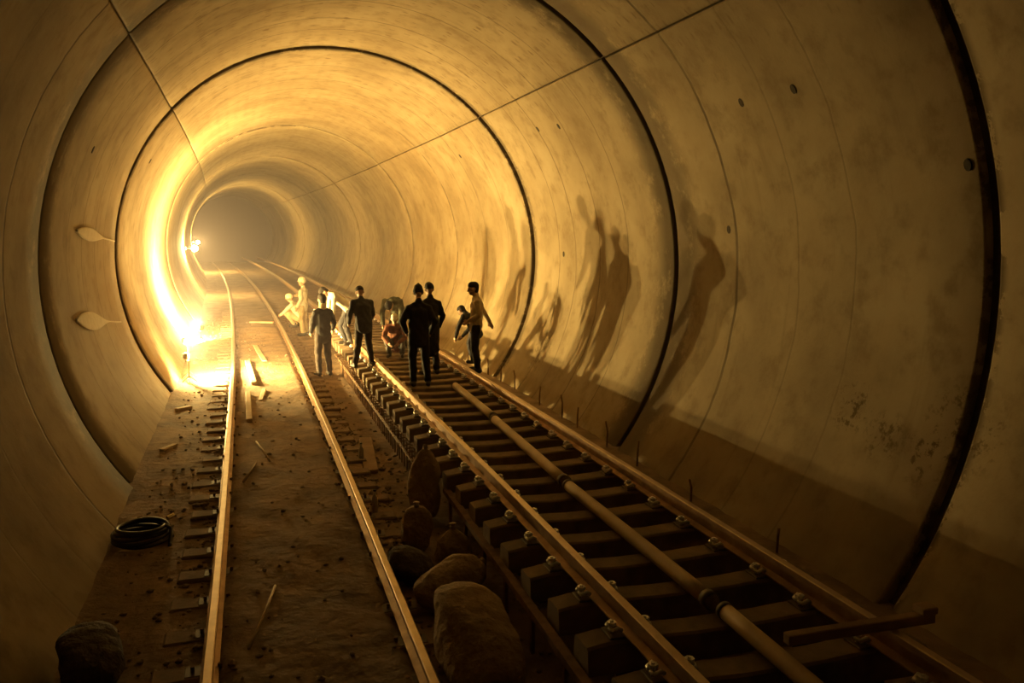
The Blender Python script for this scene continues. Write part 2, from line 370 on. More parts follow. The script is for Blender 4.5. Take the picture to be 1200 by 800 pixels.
# ------------------------------------------------------------------ raised right track: sleepers with bright clips
def copy_tree(o, parent=None):
    c = o.copy(); COL.objects.link(c); c.parent = parent
    for ch in o.children: copy_tree(ch, c)
    return c
def make_sleeper():
    top = ZR - 0.16 - 0.016
    mb = MB(); xs = [-1.10, -0.95, -0.52, -0.28, 0.28, 0.52, 0.95, 1.10]; zt = [top - 0.02, top, top, top - 0.012, top - 0.012, top, top, top - 0.02]
    v, f = [], []
    for x, z in zip(xs, zt):
        v += [(x, -0.14, top - 0.21), (x, -0.12, z - 0.015), (x, -0.10, z), (x, 0.10, z), (x, 0.12, z - 0.015), (x, 0.14, top - 0.21)]
    for i in range(len(xs) - 1):
        for k in range(6): f.append((i * 6 + k, i * 6 + (k + 1) % 6, (i + 1) * 6 + (k + 1) % 6, (i + 1) * 6 + k))
    f += [tuple(range(5, -1, -1)), tuple(range((len(xs) - 1) * 6, len(xs) * 6))]
    root = mb.add(v, f).build('sleeper', M['sleeper'], right_track)
    for sx in (-1, 1):
        MB().box((sx * 0.72, 0, (top - 0.21 - 0.06) / 2), (0.16, 0.18, top - 0.21 + 0.06), 0.01).build('support_block', M['joint'], root)
        xr = sx * (R2 - R1) / 2
        MB().box((xr, 0, top + 0.008), (0.34, 0.17, 0.016), 0.004).build('base_plate', M['plate'], root)
        for e in (-1, 1):
            xe = xr + e * 0.105
            pts = [(xe - e * 0.030, -0.055, top + 0.045), (xe - e * 0.005, -0.06, top + 0.065), (xe + e * 0.035, -0.05, top + 0.045), (xe + e * 0.045, -0.02, top + 0.05),
                   (xe + e * 0.0, 0.0, top + 0.075), (xe + e * 0.045, 0.02, top + 0.05), (xe + e * 0.035, 0.05, top + 0.045), (xe - e * 0.005, 0.06, top + 0.065), (xe - e * 0.030, 0.055, top + 0.045)]
            MB().tube(pts, 0.016, 6).build('spring_clip', M['clip'], root, True)
            b = MB().tube([(xe + e * 0.02, 0, top + 0.016), (xe + e * 0.02, 0, top + 0.10)], 0.013, 8)
            b.tube([(xe + e * 0.02, 0, top + 0.066), (xe + e * 0.02, 0, top + 0.090)], 0.033, 6)
            b.build('bolt', M['clip'], root)
    return root
proto = make_sleeper(); first = True
RC = (R1 + R2) / 2
for k in range(-9, 42):
    y = 5.058 + 0.6 * k
    o = proto if first else copy_tree(proto, right_track); first = False
    o.location = Vector(lin(RC, y, 0)) - right_track.location; o.rotation_euler = (0, 0, K * y + random.uniform(-0.008, 0.008)); o.location.x += random.uniform(-0.012, 0.012)

# ------------------------------------------------------------------ left track sleepers: half buried, ends showing
def make_old_sleeper():
    root = MB().box((0, 0, -0.04), (2.28, 0.24, 0.16), 0.02).build('sleeper', M['old_sleeper'], left_track)
    for sx in (-1, 1):
        MB().box((sx * (L2 - L1) / 2, 0, 0.039), (0.30, 0.15, 0.012), 0.003).build('base_plate', M['plate'], root)
        for e in (-1, 1):
            MB().tube([(sx * (L2 - L1) / 2 + e * 0.095, 0, 0.04), (sx * (L2 - L1) / 2 + e * 0.095, 0, 0.085)], 0.016, 6).build('rail_spike', M['rebar'], root)
    return root
proto = make_old_sleeper(); first = True; LC = (L1 + L2) / 2
for k in range(-2, 52):
    y = 5.05 + 0.62 * k
    o = proto if first else copy_tree(proto, left_track); first = False
    o.location = Vector(lin(LC, y, random.uniform(-0.008, 0.004))) - left_track.location; o.location.x += random.uniform(-0.05, 0.03); o.rotation_euler = (0, 0, K * y + random.uniform(-0.02, 0.02))

# ------------------------------------------------------------------ ochre pipe lengths lying along the right track
PZ = ZR - 0.16 - 0.016 - 0.012 + 0.068
for i, (a, ua, b, ub, lab) in enumerate((((1.9), 3.02, 5.06, 3.125, 'nearest length of ochre pipe lying between the rails at the lower right'),
                                (5.20, 3.115, 8.20, 3.13, 'second length of ochre pipe lying between the rails of the right track'),
                                (8.32, 3.15, 11.52, 3.27, 'third length of ochre pipe lying between the rails, in mid distance'),
                                (11.64, 3.30, 14.3, 3.36, 'farthest length of ochre pipe lying between the rails, near the two standing men'))):
    e = empty('pipe', (ua + cx(a), a, 0))
    n = 8; pts = [(ua + (ub - ua) * t / n + cx(a + (b - a) * t / n) - e.location.x, (b - a) * t / n, PZ) for t in range(n + 1)]
    MB().tube(pts, 0.06, 16).build('pipe_body', M['pipe'], e, True)
    MB().tube([pts[0], tuple(Vector(pts[0]).lerp(Vector(pts[1]), 0.22))], 0.068, 16).build('end_collar', M['collar'], e, True)
    MB().tube([tuple(Vector(pts[-1]).lerp(Vector(pts[-2]), 0.12)), pts[-1]], 0.0655, 16).build('end_collar', M['collar'], e, True)
    tag(e, lab, 'pipe', 'ochre pipe lengths on the right track')

# ------------------------------------------------------------------ edge of the right track bed: angle iron on posts, then rebar cage
e = empty('edge_form', (2.08, 4.0, 0)); tag(e, 'long steel angle on short posts along the edge of the right track', 'formwork')
pts = [lin(1.96 + 0.012 * (y - 4.0), y, 0.34) for y in (3.4, 4.6, 5.8, 7.0, 8.2, 9.2)]
v = []
for p in pts:
    q = Vector(p) - e.location
    v += [q + Vector((-0.03, 0, -0.05)), q + Vector((-0.03, 0, 0.008)), q + Vector((0.04, 0, 0.008)), q + Vector((0.04, 0, 0)), q + Vector((-0.022, 0, 0)), q + Vector((-0.022, 0, -0.05))]
f = [(i * 6 + k, i * 6 + (k + 1) % 6, i * 6 + 6 + (k + 1) % 6, i * 6 + 6 + k) for i in range(len(pts) - 1) for k in range(6)] + [(5, 4, 3, 2, 1, 0), tuple((len(pts) - 1) * 6 + k for k in range(6))]
MB().add(v, f).build('steel_angle', M['rebar'], e)
for y in np.arange(3.7, 9.1, 0.75):
    p = Vector(lin(1.96 + 0.012 * (y - 4.0), float(y), 0)) - e.location
    MB().box((p.x, p.y, 0.15), (0.03, 0.05, 0.38), 0.004).build('post', M['rebar'], e)
e = empty('rebar_cage', (2.0, 9.4, 0)); tag(e, 'rusty rebar cage of upright bars along the edge of the right track', 'rebar')
for z, du in ((0.42, 0.0), (0.20, 0.01), (0.40, -0.10)):
    MB().tube([Vector(lin(1.94 + du + 0.003 * (y - 9.4), y, z)) - e.location for y in (9.4, 11, 12.5, 14, 16, 18, 20)], 0.011, 6).build('long_bar', M['rebar'], e, True)
bar = MB().tube([(0, 0, -0.06), (0, 0, 0.43), (-0.03, 0, 0.45), (-0.13, 0, 0.44)], 0.010, 6).mesh('upright_bar')
bar.materials.append(M['rebar'])
for k in range(52):
    y = 9.5 + 0.2 * k
    o = link('upright_bar', bar, None, e); o.location = Vector(lin(1.95 + 0.003 * (y - 9.4), y, 0)) - e.location
    o.rotation_euler = (random.uniform(-0.06, 0.06), random.uniform(-0.03, 0.03), random.uniform(-0.2, 0.2))
ORD = 'first second third fourth fifth sixth seventh eighth ninth tenth eleventh twelfth'.split()
# starter bars sticking up along the foot of the right wall
for k, (y, h, u) in enumerate(((7.2, 0.30, 5.05), (8.9, 0.35, 5.0), (10.6, 0.42, 5.1), (11.7, 0.48, 5.12), (13.0, 0.42, 5.15), (13.8, 0.5, 5.18), (15.0, 0.42, 5.18), (16.6, 0.5, 5.2), (17.6, 0.42, 5.2), (18.6, 0.46, 5.2), (20.4, 0.4, 5.2))):
    o = MB().tube([(0, 0, -0.05), (0.005, 0, h * 0.5), (0.02 * (-1) ** k, 0.01, h * .8)], 0.014, 6).build('starter_bar', M['rebar'], None, True)
    o.location = lin(u, y, 0); tag(o, ORD[k] + ' rusty starter bar at the foot of the right wall, counted from the near end', 'rebar', 'starter bars along the right wall')
# timber laid across the outer rail close by
e = empty('timber_batten', (3.65, 4.29, ZR)); e.rotation_euler = (0, 0, 0.0)
MB().box((0.0, 0, 0.035), (1.12, 0.07, 0.07), 0.006).build('batten', M['timber'], e)
MB().box((0.50, 0, 0.095), (0.12, 0.11, 0.05), 0.008).build('end_block', M['timber'], e)
tag(e, 'dark timber batten laid across the outer rail in the near right corner', 'timber')

# ------------------------------------------------------------------ work lights
def flood_light(x, y, hgt, aim, name_label, glass='bulb'):
    e = empty('flood_light', (x, y, floor_h(x - cx(y), y)))
    d = Vector(aim).normalized(); sd = Vector((-d.y, d.x, 0)).normalized(); up = d.cross(sd) * -1
    if up.z < 0: up = -up
    rot = Matrix((sd, d, up)).transposed()
    if rot.determinant() < 0: sd = -sd; rot = Matrix((sd, d, up)).transposed()
    c = Vector((0, 0, hgt))
    for k in range(3):
        a = 2 * PI * k / 3 + 0.4
        MB().tube([(0, 0, 0.16), (0.20 * math.cos(a), 0.20 * math.sin(a), 0.0)], 0.011, 6).build('leg', M['lamp_metal'], e)
    MB().tube([(0, 0, 0.12), (0, 0, hgt - 0.10)], 0.014, 8).build('pole', M['lamp_metal'], e)
    MB().tube([c - sd * 0.12, c - sd * 0.125 - Vector((0, 0, 0.09)), Vector((0, 0, hgt - 0.10)), c + sd * 0.125 - Vector((0, 0, 0.09)), c + sd * 0.12], 0.009, 6).build('bracket', M['lamp_metal'], e)
    hs = MB().box(c - d * 0.045, (0.17, 0.07, 0.13), 0.012, rot).build('housing', M['lamp_metal'], e)
    MB().box(c - d * 0.004, (0.11, 0.016, 0.08), 0.0, rot).build('front_glass', M[glass], e)
    for k in range(5): MB().box(c - d * 0.09 + up * (0.022 * (k - 2)), (0.15, 0.03, 0.006), 0.0, rot).build('cooling_fin', M['lamp_metal'], hs)
    return tag(e, name_label, 'lamp', 'work lights on the floor by the left wall')
flood_light(-1.48, 19.2, 0.60, (0.92, 0.30, -0.02), 'nearer blazing floodlight on a short tripod by the left wall')
flood_light(-1.53, 19.8, 0.84, (0.92, 0.26, 0.02), 'taller blazing floodlight on a short tripod by the left wall')
flood_light(-1.65, 26.2, 0.45, (-0.78, 0.40, 0.30), 'farthest floodlight on a low tripod, turned to the left wall', 'wash')
# far wall lamps
def wall_lamp(yl, zl, rb, mat, label):
    xl = AX + cx(yl) - math.sqrt(R * R - (zl - AZ) ** 2) + 0.06
    e = empty('wall_lamp', (xl, yl, zl)); tag(e, label, 'lamp', 'bulbs on the left wall')
    MB().box((0.03, 0, 0), (0.06, 0.12, 0.16), 0.01).build('bracket', M['lamp_metal'], e)
    MB().tube([(0.05, 0, 0), (0.30, 0, 0)], 0.018, 8).build('arm', M['lamp_metal'], e)
    MB().sphere((0.30 + rb, 0, 0), rb, 16, 10).build('bulb', M[mat], e, True)
wall_lamp(44.6, 2.42, 0.15, 'mid_bulb', 'bright bulb on a bracket half way up the left wall beyond the floodlights')
wall_lamp(71.0, 2.4, 0.12, 'far_bulb', 'farthest bulb on the left wall, round the bend of the tunnel')

# ------------------------------------------------------------------ people
def rcone(mb, a, b, ra, rb, side=None, fl=1.0, n=14):
    """closed tapered capsule from a to b; cross-section stretched by fl along side"""
    a, b = Vector(a), Vector(b); t = b - a; L = t.length
    t = t / L if L > 1e-6 else Vector((0, 0, 1))
    s = Vector(side) if side else (Vector((1, 0, 0)) if abs(t.x) < 0.9 else Vector((0, 1, 0)))
    s = (s - t * s.dot(t)).normalized(); q = t.cross(s)
    rings = []
    for k in range(1, 5): p = PI / 2 * (1 - k / 4); rings.append((a - t * ra * math.sin(p), ra * math.cos(p)))
    for k in range(0, 4): p = PI / 2 * k / 4; rings.append((b + t * rb * math.sin(p), rb * math.cos(p)))
    v = [a - t * ra]; f = []
    for c, r in rings:
        for k in range(n): w_ = 2 * PI * k / n; v.append(c + s * (r * fl * math.cos(w_)) + q * (r * math.sin(w_)))
    v.append(b + t * rb); e = len(v) - 1
    for k in range(n):
        k2 = (k + 1) % n
        f += [(0, 1 + k2, 1 + k), (e, e - n + k, e - n + k2)]
        for i in range(len(rings) - 1): o_ = 1 + i * n; f.append((o_ + k, o_ + k2, o_ + n + k2, o_ + n + k))
    mb.add(v, f)
def fuse(mb, name, voxel, mat, parent=None, it=4, wrinkle=0.0):
    """union of the primitives as one continuous smooth surface"""
    o = link('tmp_fuse', mb.mesh('tmp_fuse'))
    r = o.modifiers.new('r', 'REMESH'); r.mode = 'VOXEL'; r.voxel_size = voxel
    sm = o.modifiers.new('s', 'SMOOTH'); sm.factor = 0.5; sm.iterations = it
    dg = bpy.context.evaluated_depsgraph_get(); ev = o.evaluated_get(dg)
    me = bpy.data.meshes.new_from_object(ev); me.name = name
    old = o.data; bpy.data.objects.remove(o); bpy.data.meshes.remove(old)
    if wrinkle:
        n = len(me.vertices); co = np.empty(n * 3); no = np.empty(n * 3)
        me.vertices.foreach_get('co', co); me.vertices.foreach_get('normal', no); co = co.reshape(-1, 3); no = no.reshape(-1, 3)
        d = np.sin(co[:, 2] * 34 + 5 * np.sin(co[:, 0] * 9) + 3 * np.sin(co[:, 1] * 11)) + 0.6 * np.sin(co[:, 0] * 41 + co[:, 2] * 23 + 2)
        me.vertices.foreach_set('co', (co + no * (d * wrinkle)[:, None]).ravel())
    me.polygons.foreach_set('use_smooth', [True] * len(me.polygons)); me.materials.clear()
    return link(name, me, mat, parent)
V = Vector
def pose(kind, **kw):
    if kind == 'stand':
        J = dict(pel=(0, 0, .95), chest=(0, .0, 1.30), neck=(0, -.01, 1.47), head=(0, .025, 1.625), hd=(0, 1, 0), hu=(0, 0, 1),
                 shR=(.172, -.01, 1.365), elR=(.245, -.05, 1.12), wrR=(.25, .07, .90), shL=(-.172, -.01, 1.365), elL=(-.245, -.05, 1.12), wrL=(-.25, .07, .90),
                 hiR=(.09, 0, .91), knR=(.11, .03, .50), anR=(.12, -.03, .09), hiL=(-.09, 0, .91), knL=(-.11, .03, .50), anL=(-.12, -.03, .09))
    elif kind == 'bend':
        J = dict(pel=(0, -.14, .90), chest=(0, .16, 1.12), neck=(0, .33, 1.17), head=(0, .47, 1.14), hd=(0, .45, -.9), hu=(0, .9, .45),
                 shR=(.185, .26, 1.13), elR=(.23, .33, .85), wrR=(.17, .42, .62), shL=(-.185, .26, 1.13), elL=(-.23, .33, .85), wrL=(-.17, .42, .62),
                 hiR=(.09, -.13, .87), knR=(.13, .06, .49), anR=(.14, -.07, .09), hiL=(-.09, -.13, .87), knL=(-.13, .0, .48), anL=(-.14, -.12, .09))
    else:
        J = dict(pel=(0, -.16, .30), chest=(0, .02, .64), neck=(0, .10, .79), head=(0, .17, .92), hd=(0, .9, -.35), hu=(0, .35, .9),
                 shR=(.18, .06, .74), elR=(.25, .27, .52), wrR=(.12, .44, .40), shL=(-.18, .06, .74), elL=(-.25, .27, .52), wrL=(-.12, .44, .40),
                 hiR=(.10, -.13, .28), knR=(.19, .27, .50), anR=(.15, -.02, .09), hiL=(-.10, -.13, .28), knL=(-.19, .27, .50), anL=(-.15, -.02, .09))
    J.update(kw); return {k: V(v) for k, v in J.items()}
def limb_arm(mb, J, s, grow):
    rcone(mb, J['sh' + s], J['el' + s], .052 + grow, .041 + grow); rcone(mb, J['el' + s], J['wr' + s], .041 + grow, .029 + grow)
def hand(mb, J, s):
    el, wr = J['el' + s], J['wr' + s]; d = (wr - el).normalized(); sg = 1 if s == 'R' else -1
    lat = J['shR'] - J['shL']; lat = (lat - d * lat.dot(d)).normalized(); n_ = d.cross(lat)      # lat: sideways, n_: forward
    fwd = n_ if n_.y > 0 else -n_
    pal = wr + d * .085
    rcone(mb, wr + d * .01, pal, .027, .030, side=fwd, fl=1.35)
    for k, (off, ln) in enumerate(((.030, .072), (.010, .080), (-.010, .074), (-.030, .058))):
        a = pal + fwd * off; b = a + (d - lat * sg * .15) * ln * .55; c = b + (d * .8 - lat * sg * .6) * ln * .5
        rcone(mb, a, b, .0105, .0095, n=8); rcone(mb, b, c, .0095, .0085, n=8)
    a = wr + d * .03 + fwd * .028; b = a + fwd * .03 + d * .03; c = b + d * .03 - lat * sg * .01
    rcone(mb, a, b, .013, .011, n=8); rcone(mb, b, c, .011, .009, n=8)
def head_parts(mb, J):
    c, f, u = J['head'], J['hd'].normalized(), J['hu'].normalized(); r = f.cross(u).normalized(); u = r.cross(f)
    rcone(mb, c + u * .030 - f * .020, c + u * .030 + f * .022, .088, .084, side=r, fl=.90)
    rcone(mb, c - u * .045 + f * .028, c - u * .072 + f * .052, .056, .036, side=r, fl=1.05)
    rcone(mb, c + u * .008 + f * .090, c - u * .022 + f * .112, .010, .015, n=8)          # nose
    rcone(mb, c - u * .052 + f * .082 - r * .016, c - u * .052 + f * .082 + r * .016, .011, .011, n=8)   # lips
    rcone(mb, c + u * .028 + f * .086 - r * .034, c + u * .028 + f * .086 + r * .034, .012, .012, n=8)   # brow
    for sg in (-1, 1): rcone(mb, c - u * .012 - f * .005 + r * sg * .078, c + u * .018 - f * .012 + r * sg * .084, .013, .016, side=f, fl=1.3, n=8)
    rcone(mb, J['neck'] - (J['neck'] - J['chest']).normalized() * .03, c - u * .05 - f * .01, .056, .052)
    return c, f, u, r
def torso(mb, J, g):
    side = J['shR'] - J['shL']
    rcone(mb, J['pel'], J['pel'].lerp(J['chest'], .5), .105 + g, .098 + g, side=side, fl=1.45)
    rcone(mb, J['pel'].lerp(J['chest'], .5), J['chest'], .098 + g, .112 + g, side=side, fl=1.45)
    rcone(mb, J['chest'], J['chest'].lerp(J['neck'], .62), .112 + g, .066 + g, side=side, fl=1.4)
    for s in 'RL': rcone(mb, J['chest'].lerp(J['neck'], .88), J['sh' + s], .046 + g * .5, .050 + g * .5)
def person(label, loc, heading, J, top, legs, hat=None, hatmat=None, hem=0.10, coat=None, scale=1.0, sleeves=True, scarf=None, group='track workers in the tunnel'):
    for s in 'RL': J.setdefault('to' + s, J['an' + s] + V((.02 if s == 'R' else -.02, .15, -.05)))
    b = MB(); c, f, u, r = head_parts(b, J); torso(b, J, 0)
    for s in 'RL':
        limb_arm(b, J, s, 0); hand(b, J, s)
        rcone(b, J['hi' + s], J['kn' + s], .080, .054); rcone(b, J['kn' + s], J['an' + s], .054, .036)
        rcone(b, J['an' + s] - V((0, 0, .045)), J['to' + s], .036, .030)
    o = fuse(b, 'person', 0.0095, M['skin'])
    j = MB(); torso(j, J, .022); up = (J['chest'] - J['pel']).normalized(); side = J['shR'] - J['shL']
    rcone(j, J['pel'], J['pel'] - up * hem, .130, .118, side=side, fl=1.40)
    if coat:                                                     # long coat skirt
        kn = (J['knR'] + J['knL']) / 2; rcone(j, J['pel'], J['pel'].lerp(kn, coat), .135, .140, side=side, fl=1.45)
    for s in 'RL':
        if sleeves: limb_arm(j, J, s, .016)
        else: rcone(j, J['sh' + s], J['sh' + s].lerp(J['el' + s], .6), .070, .062)
    rcone(j, J['neck'] - up * .02, J['neck'] + up * .03, .068, .062)
    fuse(j, 'jacket', 0.013, M[top], o, 3, 0.0035)
    t = MB(); rcone(t, J['pel'] + up * .02, J['pel'] - up * .06, .118, .112, side=side, fl=1.38)
    for s in 'RL':
        rcone(t, J['hi' + s], J['kn' + s], .098, .075); rcone(t, J['kn' + s], J['kn' + s].lerp(J['an' + s], .93), .075, .060)
    fuse(t, 'trousers', 0.013, M[legs], o, 3, 0.004)
    for s in 'RL':
        h = MB(); an, to = J['an' + s], J['to' + s]
        rcone(h, an - V((0, .03, .035)), to + V((0, .0, .006)), .052, .044, side=(1, 0, 0), fl=.95); rcone(h, an, an + V((0, 0, .03)), .052, .050)
        for p in range(len(h.v)):
            x, y, z = h.v[p]; h.v[p] = (x, y, max(z, 0.002 + min(an.z, to.z) - .042 if an.z > .12 else 0.002))
        fuse(h, 'shoe', 0.011, M['shoe'], o, 2)
    if hat == 'cap':
        h = MB(); rcone(h, c + u * .062 - f * .018, c + u * .075 + f * .012, .094, .088, side=r, fl=.93)
        rcone(h, c + u * .055 + f * .06, c + u * .045 + f * .155, .030, .018, side=r, fl=2.2); fuse(h, 'cap', 0.011, M[hatmat], o, 2)
    elif hat == 'beanie':
        h = MB(); rcone(h, c + u * .045 - f * .01, c + u * .085 - f * .012, .101, .085, side=r, fl=.93); rcone(h, c + u * .10 - f * .015, c + u * .165 - f * .03, .060, .022); fuse(h, 'beanie', 0.011, M[hatmat], o, 2)
    elif hat == 'helmet':
        h = MB(); rcone(h, c + u * .065 - f * .018, c + u * .085 + f * .015, .108, .100, side=r, fl=.92); rcone(h, c + u * .045 - f * .03, c + u * .04 + f * .11, .022, .02, side=r, fl=4.5); fuse(h, 'helmet', 0.011, M[hatmat], o, 2)
    elif hat == 'hood':
        h = MB(); rcone(h, c + u * .035 - f * .03, c + u * .04 - f * .0, .108, .100, side=r, fl=.92); rcone(h, c - u * .03 - f * .03, J['neck'], .090, .085); fuse(h, 'hood', 0.011, M[hatmat], o, 2, .002)
    else:
        h = MB(); rcone(h, c + u * .058 - f * .030, c + u * .066 + f * .012, .092, .085, side=r, fl=.93); rcone(h, c + u * .02 - f * .05, c - u * .03 - f * .05, .070, .055, side=r, fl=1.1); fuse(h, 'hair', 0.011, M['hair'], o, 2)
    if scarf:
        h = MB(); rcone(h, J['neck'] - up * .0, J['neck'] + up * .05, .085, .078); fuse(h, 'scarf', 0.012, M[scarf], o, 2, .003)
    for sg in (-1, 1):
        p = c + u * .010 + f * .086 + r * sg * .033
        MB().sphere(p, .010, 8, 6).build('eye', M['eye'], o, True)
    o.location = loc; o.rotation_euler = (0, 0, math.radians(heading)); o.scale = (scale,) * 3
    return tag(o, label, 'person', group)
ST = ZR - 0.16 - 0.016 + 0.002          # top of the raised sleepers
def sly(k): return 5.058 + 0.6 * k
# the two men with their backs to the camera on the right track
person('man seen from behind in black jacket and pointed beanie, standing on the right track', (2.70, sly(16), ST), -4,
       pose('stand', wrR=(.22, .14, .93), elR=(.28, -.04, 1.14), wrL=(-.20, .16, .95), elL=(-.285, -.04, 1.14), knR=(.12, .06, .5), anR=(.15, -.02, .09), anL=(-.10, -.02, .09)), 'black_cloth', 'black_cloth', 'beanie', 'black_cloth', scale=1.02, hem=.16)
person('man in long black coat and cap just behind the man in the beanie', (3.14, sly(18), ST), 12,
       pose('stand', elR=(.26, -.02, 1.13), wrR=(.24, .10, .92)), 'black_cloth', 'black_cloth', 'cap', 'black_cloth', coat=1.05, scale=1.0)
# man in profile by the right wall
person('man in light shirt standing in profile by the right wall, one arm bent back', (4.05, sly(18), ST), 80,
       pose('stand', head=(0, .055, 1.615), chest=(0, -.02, 1.30), neck=(0, .0, 1.47), elL=(-.24, -.05, 1.14), wrL=(-.16, .14, 1.02), elR=(.25, -.16, 1.17), wrR=(.22, -.27, .97), hd=(0, 1, -.12)),
       'tan_cloth', 'black_cloth', None, scale=1.01)
person('man in black bending down beside the man in the light shirt', (4.28, sly(20), ST), 40,
       pose('bend', pel=(0, -.10, .80), hiR=(.09, -.1, .78), hiL=(-.09, -.1, .78), chest=(0, .08, 1.08), neck=(0, .2, 1.2), head=(0, .32, 1.25), hd=(0, .8, -.6), hu=(0, .6, .8), shR=(.18, .14, 1.14), shL=(-.18, .14, 1.14), elL=(-.26, .24, .88), wrL=(-.22, .34, .64), elR=(.26, .2, .88)),
       'black_cloth', 'navy_cloth', None, scale=.86)
# man stooping at the edge of the track
person('stooping man in dark navy jacket on the left sleeper ends of the right track', (2.02, sly(20), ST), 12,
       pose('stand', pel=(0, -.03, .92), chest=(0, .07, 1.25), neck=(0, .13, 1.40), head=(0, .20, 1.53), hd=(0, .9, -.4), hu=(0, .4, .9), shR=(.185, .09, 1.34), shL=(-.185, .09, 1.34), elR=(.25, .14, 1.08), wrR=(.22, .30, .93), elL=(-.25, .12, 1.08), wrL=(-.22, .28, .92), anL=(-.2, -.02, .09), anR=(.16, -.02, .09)),
       'navy_cloth', 'brown_cloth', 'cap', 'brown_cloth', scale=.98)
# tall man between the tracks
person('tall man in dark clothes with a tan scarf standing between the two tracks', (1.38, 19.35, 0.0), 20,
       pose('stand', elL=(-.24, .02, 1.13), wrL=(-.2, .16, .95), elR=(.27, .02, 1.15), wrR=(.3, .16, .98)), 'black_cloth', 'brown_cloth', None, scarf='tan_cloth', scale=1.06, hem=.14)
# bent worker in cream shirt
person('worker in cream shirt bent low over the track bed behind the tall man', (1.98, sly(26), ST), 100,
       pose('bend', chest=(0, .2, 1.20), neck=(0, .35, 1.30), head=(0, .47, 1.32), shR=(.185, .28, 1.26), shL=(-.185, .28, 1.26)), 'cream_cloth', 'navy_cloth', None, scale=.98)
# group bent over the track
person('worker in mottled green jacket bent over with head down on the right track', (3.08, sly(24), ST), 150,
       pose('bend', pel=(0, -.12, .86), chest=(0, .14, 1.10), neck=(0, .32, 1.12), head=(0, .46, 1.04), hd=(0, .2, -1), hu=(0, 1, .2)), 'green_cloth', 'brown_cloth', None, scale=1.02)
person('worker in dull red and pale cap squatting before the bent man in green', (2.85, sly(22) - .0, ST), 165,
       pose('squat'), 'red_cloth', 'grey_cloth', 'cap', 'cream_cloth', scale=.92)
person('pale-clothed man standing farthest away between the tracks', (1.36, 27.2, 0.0), 60,
       pose('stand', elR=(.29, .06, 1.2), wrR=(.25, .25, 1.2)), 'cream_cloth', 'tan_cloth', 'helmet', 'cream_cloth', scale=1.03)
person('pale-clothed worker squatting beside the farthest standing man', (1.20, 29.4, 0.04), 70, pose('squat'), 'cream_cloth', 'tan_cloth', 'helmet', 'cream_cloth', scale=1.05)

# ------------------------------------------------------------------ sacks heaped between the tracks
def sack(label, loc, size, rz, tilt, mat='sack', seed=0, neck=0.0, grp='sacks between the tracks'):
    rnd = random.Random(seed); e = empty('sack', loc, rz)
    nu, nv = 22, 14; v, f = [], []
    ph = [rnd.random() * 6 for _ in range(6)]
    for i in range(nv + 1):
        t = PI * i / nv
        for k in range(nu):
            q = 2 * PI * k / nu
            sp = lambda c, p: math.copysign(abs(c) ** p, c)
            x = sp(math.sin(t), .5) * sp(math.cos(q), .8); y = sp(math.sin(t), .5) * sp(math.sin(q), .8); z = -sp(math.cos(t), .75)
            d = 1 + .07 * math.sin(3 * q + ph[0] + 2 * z) + .05 * math.sin(5 * q + 4 * z + ph[1]) + .04 * math.sin(7 * z + ph[2] + q) + .03 * math.sin(9 * q + 3 * z + ph[3])
            if neck and z > .45: d *= 1 - neck * (z - .45) / .55
            p = V((x * d * size[0] / 2, y * d * size[1] / 2, (z + 1) * .5 * size[2]))
            p.rotate(Matrix.Rotation(tilt, 3, 'X')); v.append(p)
    lo = min(p.z for p in v)
    v = [V((p.x, p.y, max(p.z - lo, 0.03 + 0.15 * (p.z - lo)) - 0.03)) for p in v]
    for i in range(nv):
        for k in range(nu): f.append((i * nu + k, i * nu + (k + 1) % nu, (i + 1) * nu + (k + 1) % nu, (i + 1) * nu + k))
    MB().add(v, f).build('sack_body', M[mat], e, True)
    tp = v[-1]; ax_ = V((0, 0, 1)); ax_.rotate(Matrix.Rotation(tilt, 3, 'X'))
    MB().tube([tp - ax_ * .02, tp + ax_ * .02, tp + ax_ * .05], [.030, .022, .036], 10).build('gathered_neck', M[mat], e, True)
    sd = V((1, 0, 0)); fd = ax_.cross(sd)
    MB().tube([tp + ax_ * .02 + (sd * math.cos(a) + fd * math.sin(a)) * .026 for a in [2 * PI * k / 8 for k in range(8)]], .008, 6, True).build('tie', M['cord'], e, True)
    return tag(e, label, 'sack', grp)
sack('nearest and largest full sack, its far end catching light, at the bottom of the picture', (1.47, 5.15, 0), (.58, .46, 1.20), .02, -1.36, 'sack', 1, .15)
sack('rounded tan sack lying crosswise just behind the nearest large sack', (1.26, 6.85, 0), (.44, .34, .66), -1.15, -1.30, 'sack', 2, .2)
sack('small upright domed sack near the steel edge angle', (1.74, 7.75, 0), (.32, .30, .42), .2, 0, 'sack', 3, .7)
sack('squarish sack standing beside the left track rail', (1.50, 8.40, 0), (.32, .28, .46), -.1, .05, 'sack', 4, .15)
sack('tall narrow leaning sack against the rebar cage', (1.74, 9.25, 0), (.36, .32, .80), -.35, -.22, 'sack', 5, .45)
sack('low dark sack lying between the squarish sack and the left track rail', (1.40, 7.35, 0), (.34, .26, .5), .5, -1.3, 'dark_sack', 6, .2)
sack('dark sack slumped at the foot of the left wall in the near corner', (-1.20, 6.2, 0), (.42, .28, .7), .25, -1.4, 'dark_sack', 7, .2)

